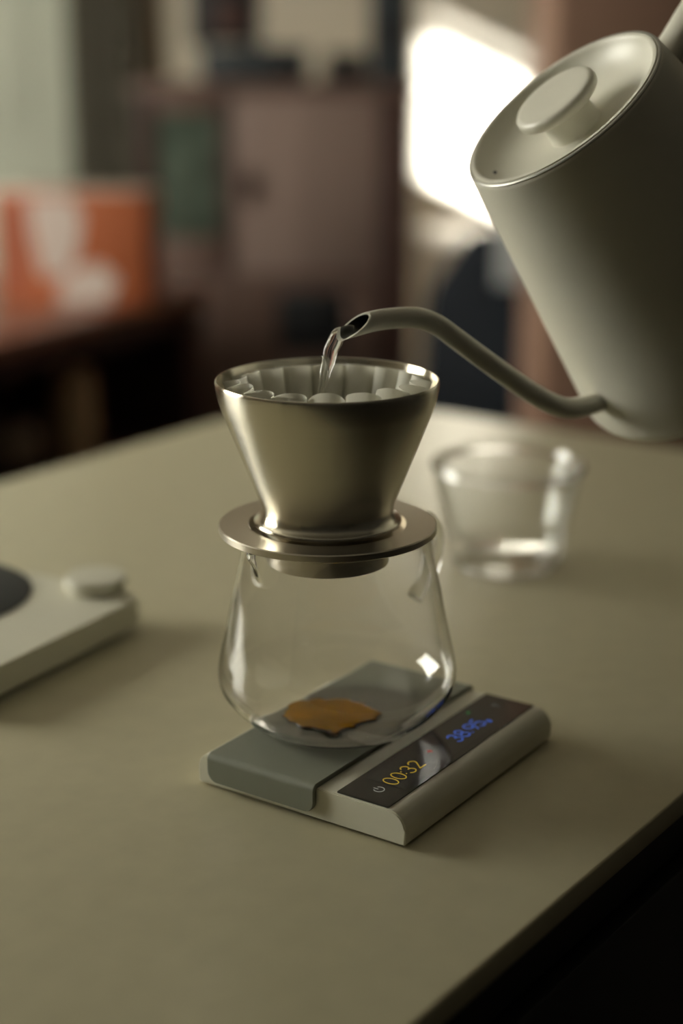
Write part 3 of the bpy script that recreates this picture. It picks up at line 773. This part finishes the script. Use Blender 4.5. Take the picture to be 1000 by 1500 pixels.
# added dark sheet for the darker wall between the pale door and the cabinet
bm = bmesh.new(); n = 60; fr_, bk = [], []
for i in range(n+1):
    x = -0.690 + 0.185*i/n; y = 4.235 + 0.018*math.sin(2*PI*i/n*4.5)
    fr_.append((x, y)); bk.append((x, y+0.004))
add_prism(bm, fr_ + bk[::-1], 0.02, 2.60)
cu = thing('added_dark_sheet', 'added dark taupe sheet darkening the wall between the pale door and the brown cabinet', 'added_dark_sheet', (0, 0, 0))
obj('dark_sheet', bm, 'taupe', cu, 60)
bm = bmesh.new(); add_tube(bm, [(-0.73, 4.235, 2.615), (-0.46, 4.235, 2.615)], 0.010, 16, up=Vector((0, 0, 1)))
obj('sheet_rod', bm, 'brass', cu, 50)
for x in (-0.715, -0.475): obj('rod_bracket', box((x, 4.265, 2.615), (0.012, 0.07, 0.012), bevel=0.002), 'brass', cu)

# things on the cabinet
cr = thing('black_amplifier', 'black box stacked on a wider dark unit on top of the cabinet', 'amplifier', (-0.245, 3.63, kh+0.071))
obj('casing', box((0, 0, 0.092), (0.145, 0.20, 0.17), bevel=0.004), 'black', cr)
obj('front_strip', box((0.012, -0.102, 0.060), (0.060, 0.006, 0.07), bevel=0.001), 'cabinet_dark', cr)
for x in (-0.055, 0.055):
    for y in (-0.08, 0.08): obj('foot', lathe([(0, 0), (0.009, 0), (0.009, 0.008), (0, 0.008)], 16), 'rubber', cr, 40, loc=(x, y, 0))
un = thing('tuner_unit', 'wide low dark unit on the cabinet carrying the black box', 'amplifier', (-0.185, 3.63, kh))
obj('casing', box((0, 0, 0.0385), (0.225, 0.20, 0.065), bevel=0.004), 'slate', un)
for x in (-0.09, 0.09):
    for y in (-0.08, 0.08): obj('foot', lathe([(0, 0), (0.009, 0), (0.009, 0.007), (0, 0.007)], 16), 'rubber', un, 40, loc=(x, y, 0))
obj('dial', lathe([(0, 0), (0.016, 0), (0.014, 0.014), (0, 0.014)], 24), 'black', un, 40, loc=(0.06, -0.100, 0.038)).rotation_euler = (PI/2, 0, 0)
tr = thing('black_tray', 'low black tray with raised rim beside the tall speaker on the cabinet', 'tray', (0.010, 3.62, kh))
obj('tray_body', box((0, 0, 0.018), (0.092, 0.16, 0.034), bevel=0.004), 'black', tr)
obj('raised_rim', box((0, 0.070, 0.046), (0.088, 0.016, 0.028), bevel=0.003), 'black', tr)
sp_ = thing('loudspeaker', 'tall dark loudspeaker at the right end of the cabinet top', 'speaker', (0.104, 3.62, kh))
obj('cabinet_box', box((0, 0, 0.16), (0.086, 0.18, 0.32), bevel=0.004), 'slate', sp_)
for z, r in ((0.10, 0.032), (0.20, 0.020)):
    o = obj('driver', lathe([(0, 0.002), (r*0.3, 0.004), (r*0.85, 0.001), (r, 0.005), (r, 0), (0, 0)], 32), 'black', sp_, 50, loc=(0, -0.0895, z))
    o.rotation_euler = (PI/2, 0, 0)

# ------------------------------------------------------------------ navy chair and brown wardrobe at the right
ch = thing('upholstered_chair', 'dark navy upholstered chair below the bright sunlit wall', 'chair', (0.364, 2.935, 0), math.radians(-4))
def pr(name, poly, y0, y1, m, bv=0.012):
    bm = bmesh.new()
    a = [bm.verts.new((x, y0, z)) for x, z in poly]; b = [bm.verts.new((x, y1, z)) for x, z in poly]; k = len(poly)
    bm.faces.new(a); bm.faces.new(b[::-1])
    for i in range(k): bm.faces.new((a[i], a[(i+1) % k], b[(i+1) % k], b[i]))
    bmesh.ops.recalc_face_normals(bm, faces=bm.faces)
    bmesh.ops.bevel(bm, geom=list(bm.edges), offset=bv, segments=3, affect='EDGES')
    return obj(name, bm, m, ch, 60)
pr('backrest', [(-0.225, 0.40), (0.225, 0.40), (0.215, 0.78), (0.17, 0.885), (-0.13, 0.885), (-0.205, 0.77)], 0.0, 0.07, 'navy')
obj('seat', box((0, 0.26, 0.42), (0.46, 0.46, 0.10), bevel=0.03, seg=3), 'navy', ch)
for x in (-0.18, 0.18):
    for y in (0.05, 0.45):
        obj('leg', lathe([(0, 0), (0.012, 0), (0.018, 0.38), (0, 0.38)], 16), 'cabinet_dark', ch, 40, loc=(x, y, 0))
bm = bmesh.new()
tpth = [(-0.011, 0.79), (-0.011, 0.875), (-0.004, 0.897), (0.015, 0.905), (0.055, 0.905), (0.074, 0.897), (0.081, 0.875), (0.081, 0.74)]
tin = [(-0.003, 0.79), (-0.003, 0.872), (0.003, 0.887), (0.017, 0.890), (0.053, 0.890), (0.067, 0.887), (0.073, 0.872), (0.073, 0.74)]
rows = []
for k in range(13):
    x = -0.085 + 0.24*k/12; q = 0.003*math.sin(k*1.7)
    rows.append([bm.verts.new((x, y + (q if z < 0.87 else 0)*(-1 if y < 0.03 else 1)*0.5 - (0.002 if y < 0.03 else -0.002), z)) for y, z in tpth + tin[::-1]])
for A, B in zip(rows, rows[1:]):
    for k in range(16): bm.faces.new((A[k], A[(k+1) % 16], B[(k+1) % 16], B[k]))
bm.faces.new(rows[0]); bm.faces.new(rows[-1][::-1])
th_ = obj('folded_throw', bm, 'throw', None, 60, loc=(0.364, 2.935, 0)); th_.rotation_euler = (0, 0, math.radians(-4))
tag(th_, 'pale grey folded cloth hanging over the top of the navy chair', 'cloth')

sb = thing('added_bright_unit', 'added cream unit standing for the lit wall below the sunlit patch, behind the navy chair', 'added_bright_unit', (0.52, 3.72, 0))  # added unit, brightens the shadowed stretch of wall below the sun patch
obj('carcass', box((0, 0, 0.435), (0.66, 0.40, 0.65), bevel=0.003), 'cream', sb)
obj('top_board', box((0, 0, 0.775), (0.68, 0.42, 0.03), bevel=0.004), 'cream', sb)
for x in (-0.165, 0.165):
    d = obj('door', box((x, -0.208, 0.435), (0.322, 0.016, 0.64), bevel=0.003), 'cream', sb)
    obj('knob', lathe([(0, 0), (0.006, 0), (0.005, 0.012), (0.011, 0.016), (0.010, 0.022), (0, 0.024)], 20), 'brass', d, 50, loc=(x*0.15, -0.216, 0.52)).rotation_euler = (PI/2, 0, 0)
for x in (-0.29, 0.29):
    for y in (-0.16, 0.16): obj('leg', lathe([(0, 0), (0.012, 0), (0.018, 0.11), (0, 0.11)], 16), 'cabinet_dark', sb, 40, loc=(x, y, 0))

wd = thing('wardrobe', 'reddish brown wooden wardrobe at the right behind the kettle', 'wardrobe', (0.645, 2.67, 0))
wx = 0.33
obj('carcass', box((0, 0, 1.0), (2*wx, 0.36, 1.90), bevel=0.003), 'wardrobe', wd)
obj('plinth', box((0, 0.01, 0.025), (2*wx-0.04, 0.33, 0.05)), 'cabinet_dark', wd, 0)
for i in (-1, 1):
    d = obj('door', box((i*wx/2, -0.189, 1.0), (wx-0.006, 0.018, 1.88), bevel=0.003), 'wardrobe', wd)
    obj('handle', lathe([(0, 0), (0.007, 0), (0.006, 0.014), (0.013, 0.018), (0.012, 0.026), (0, 0.028)], 24), 'brass', d, 50, loc=(i*0.035, -0.198, 1.0)).rotation_euler = (PI/2, 0, 0)
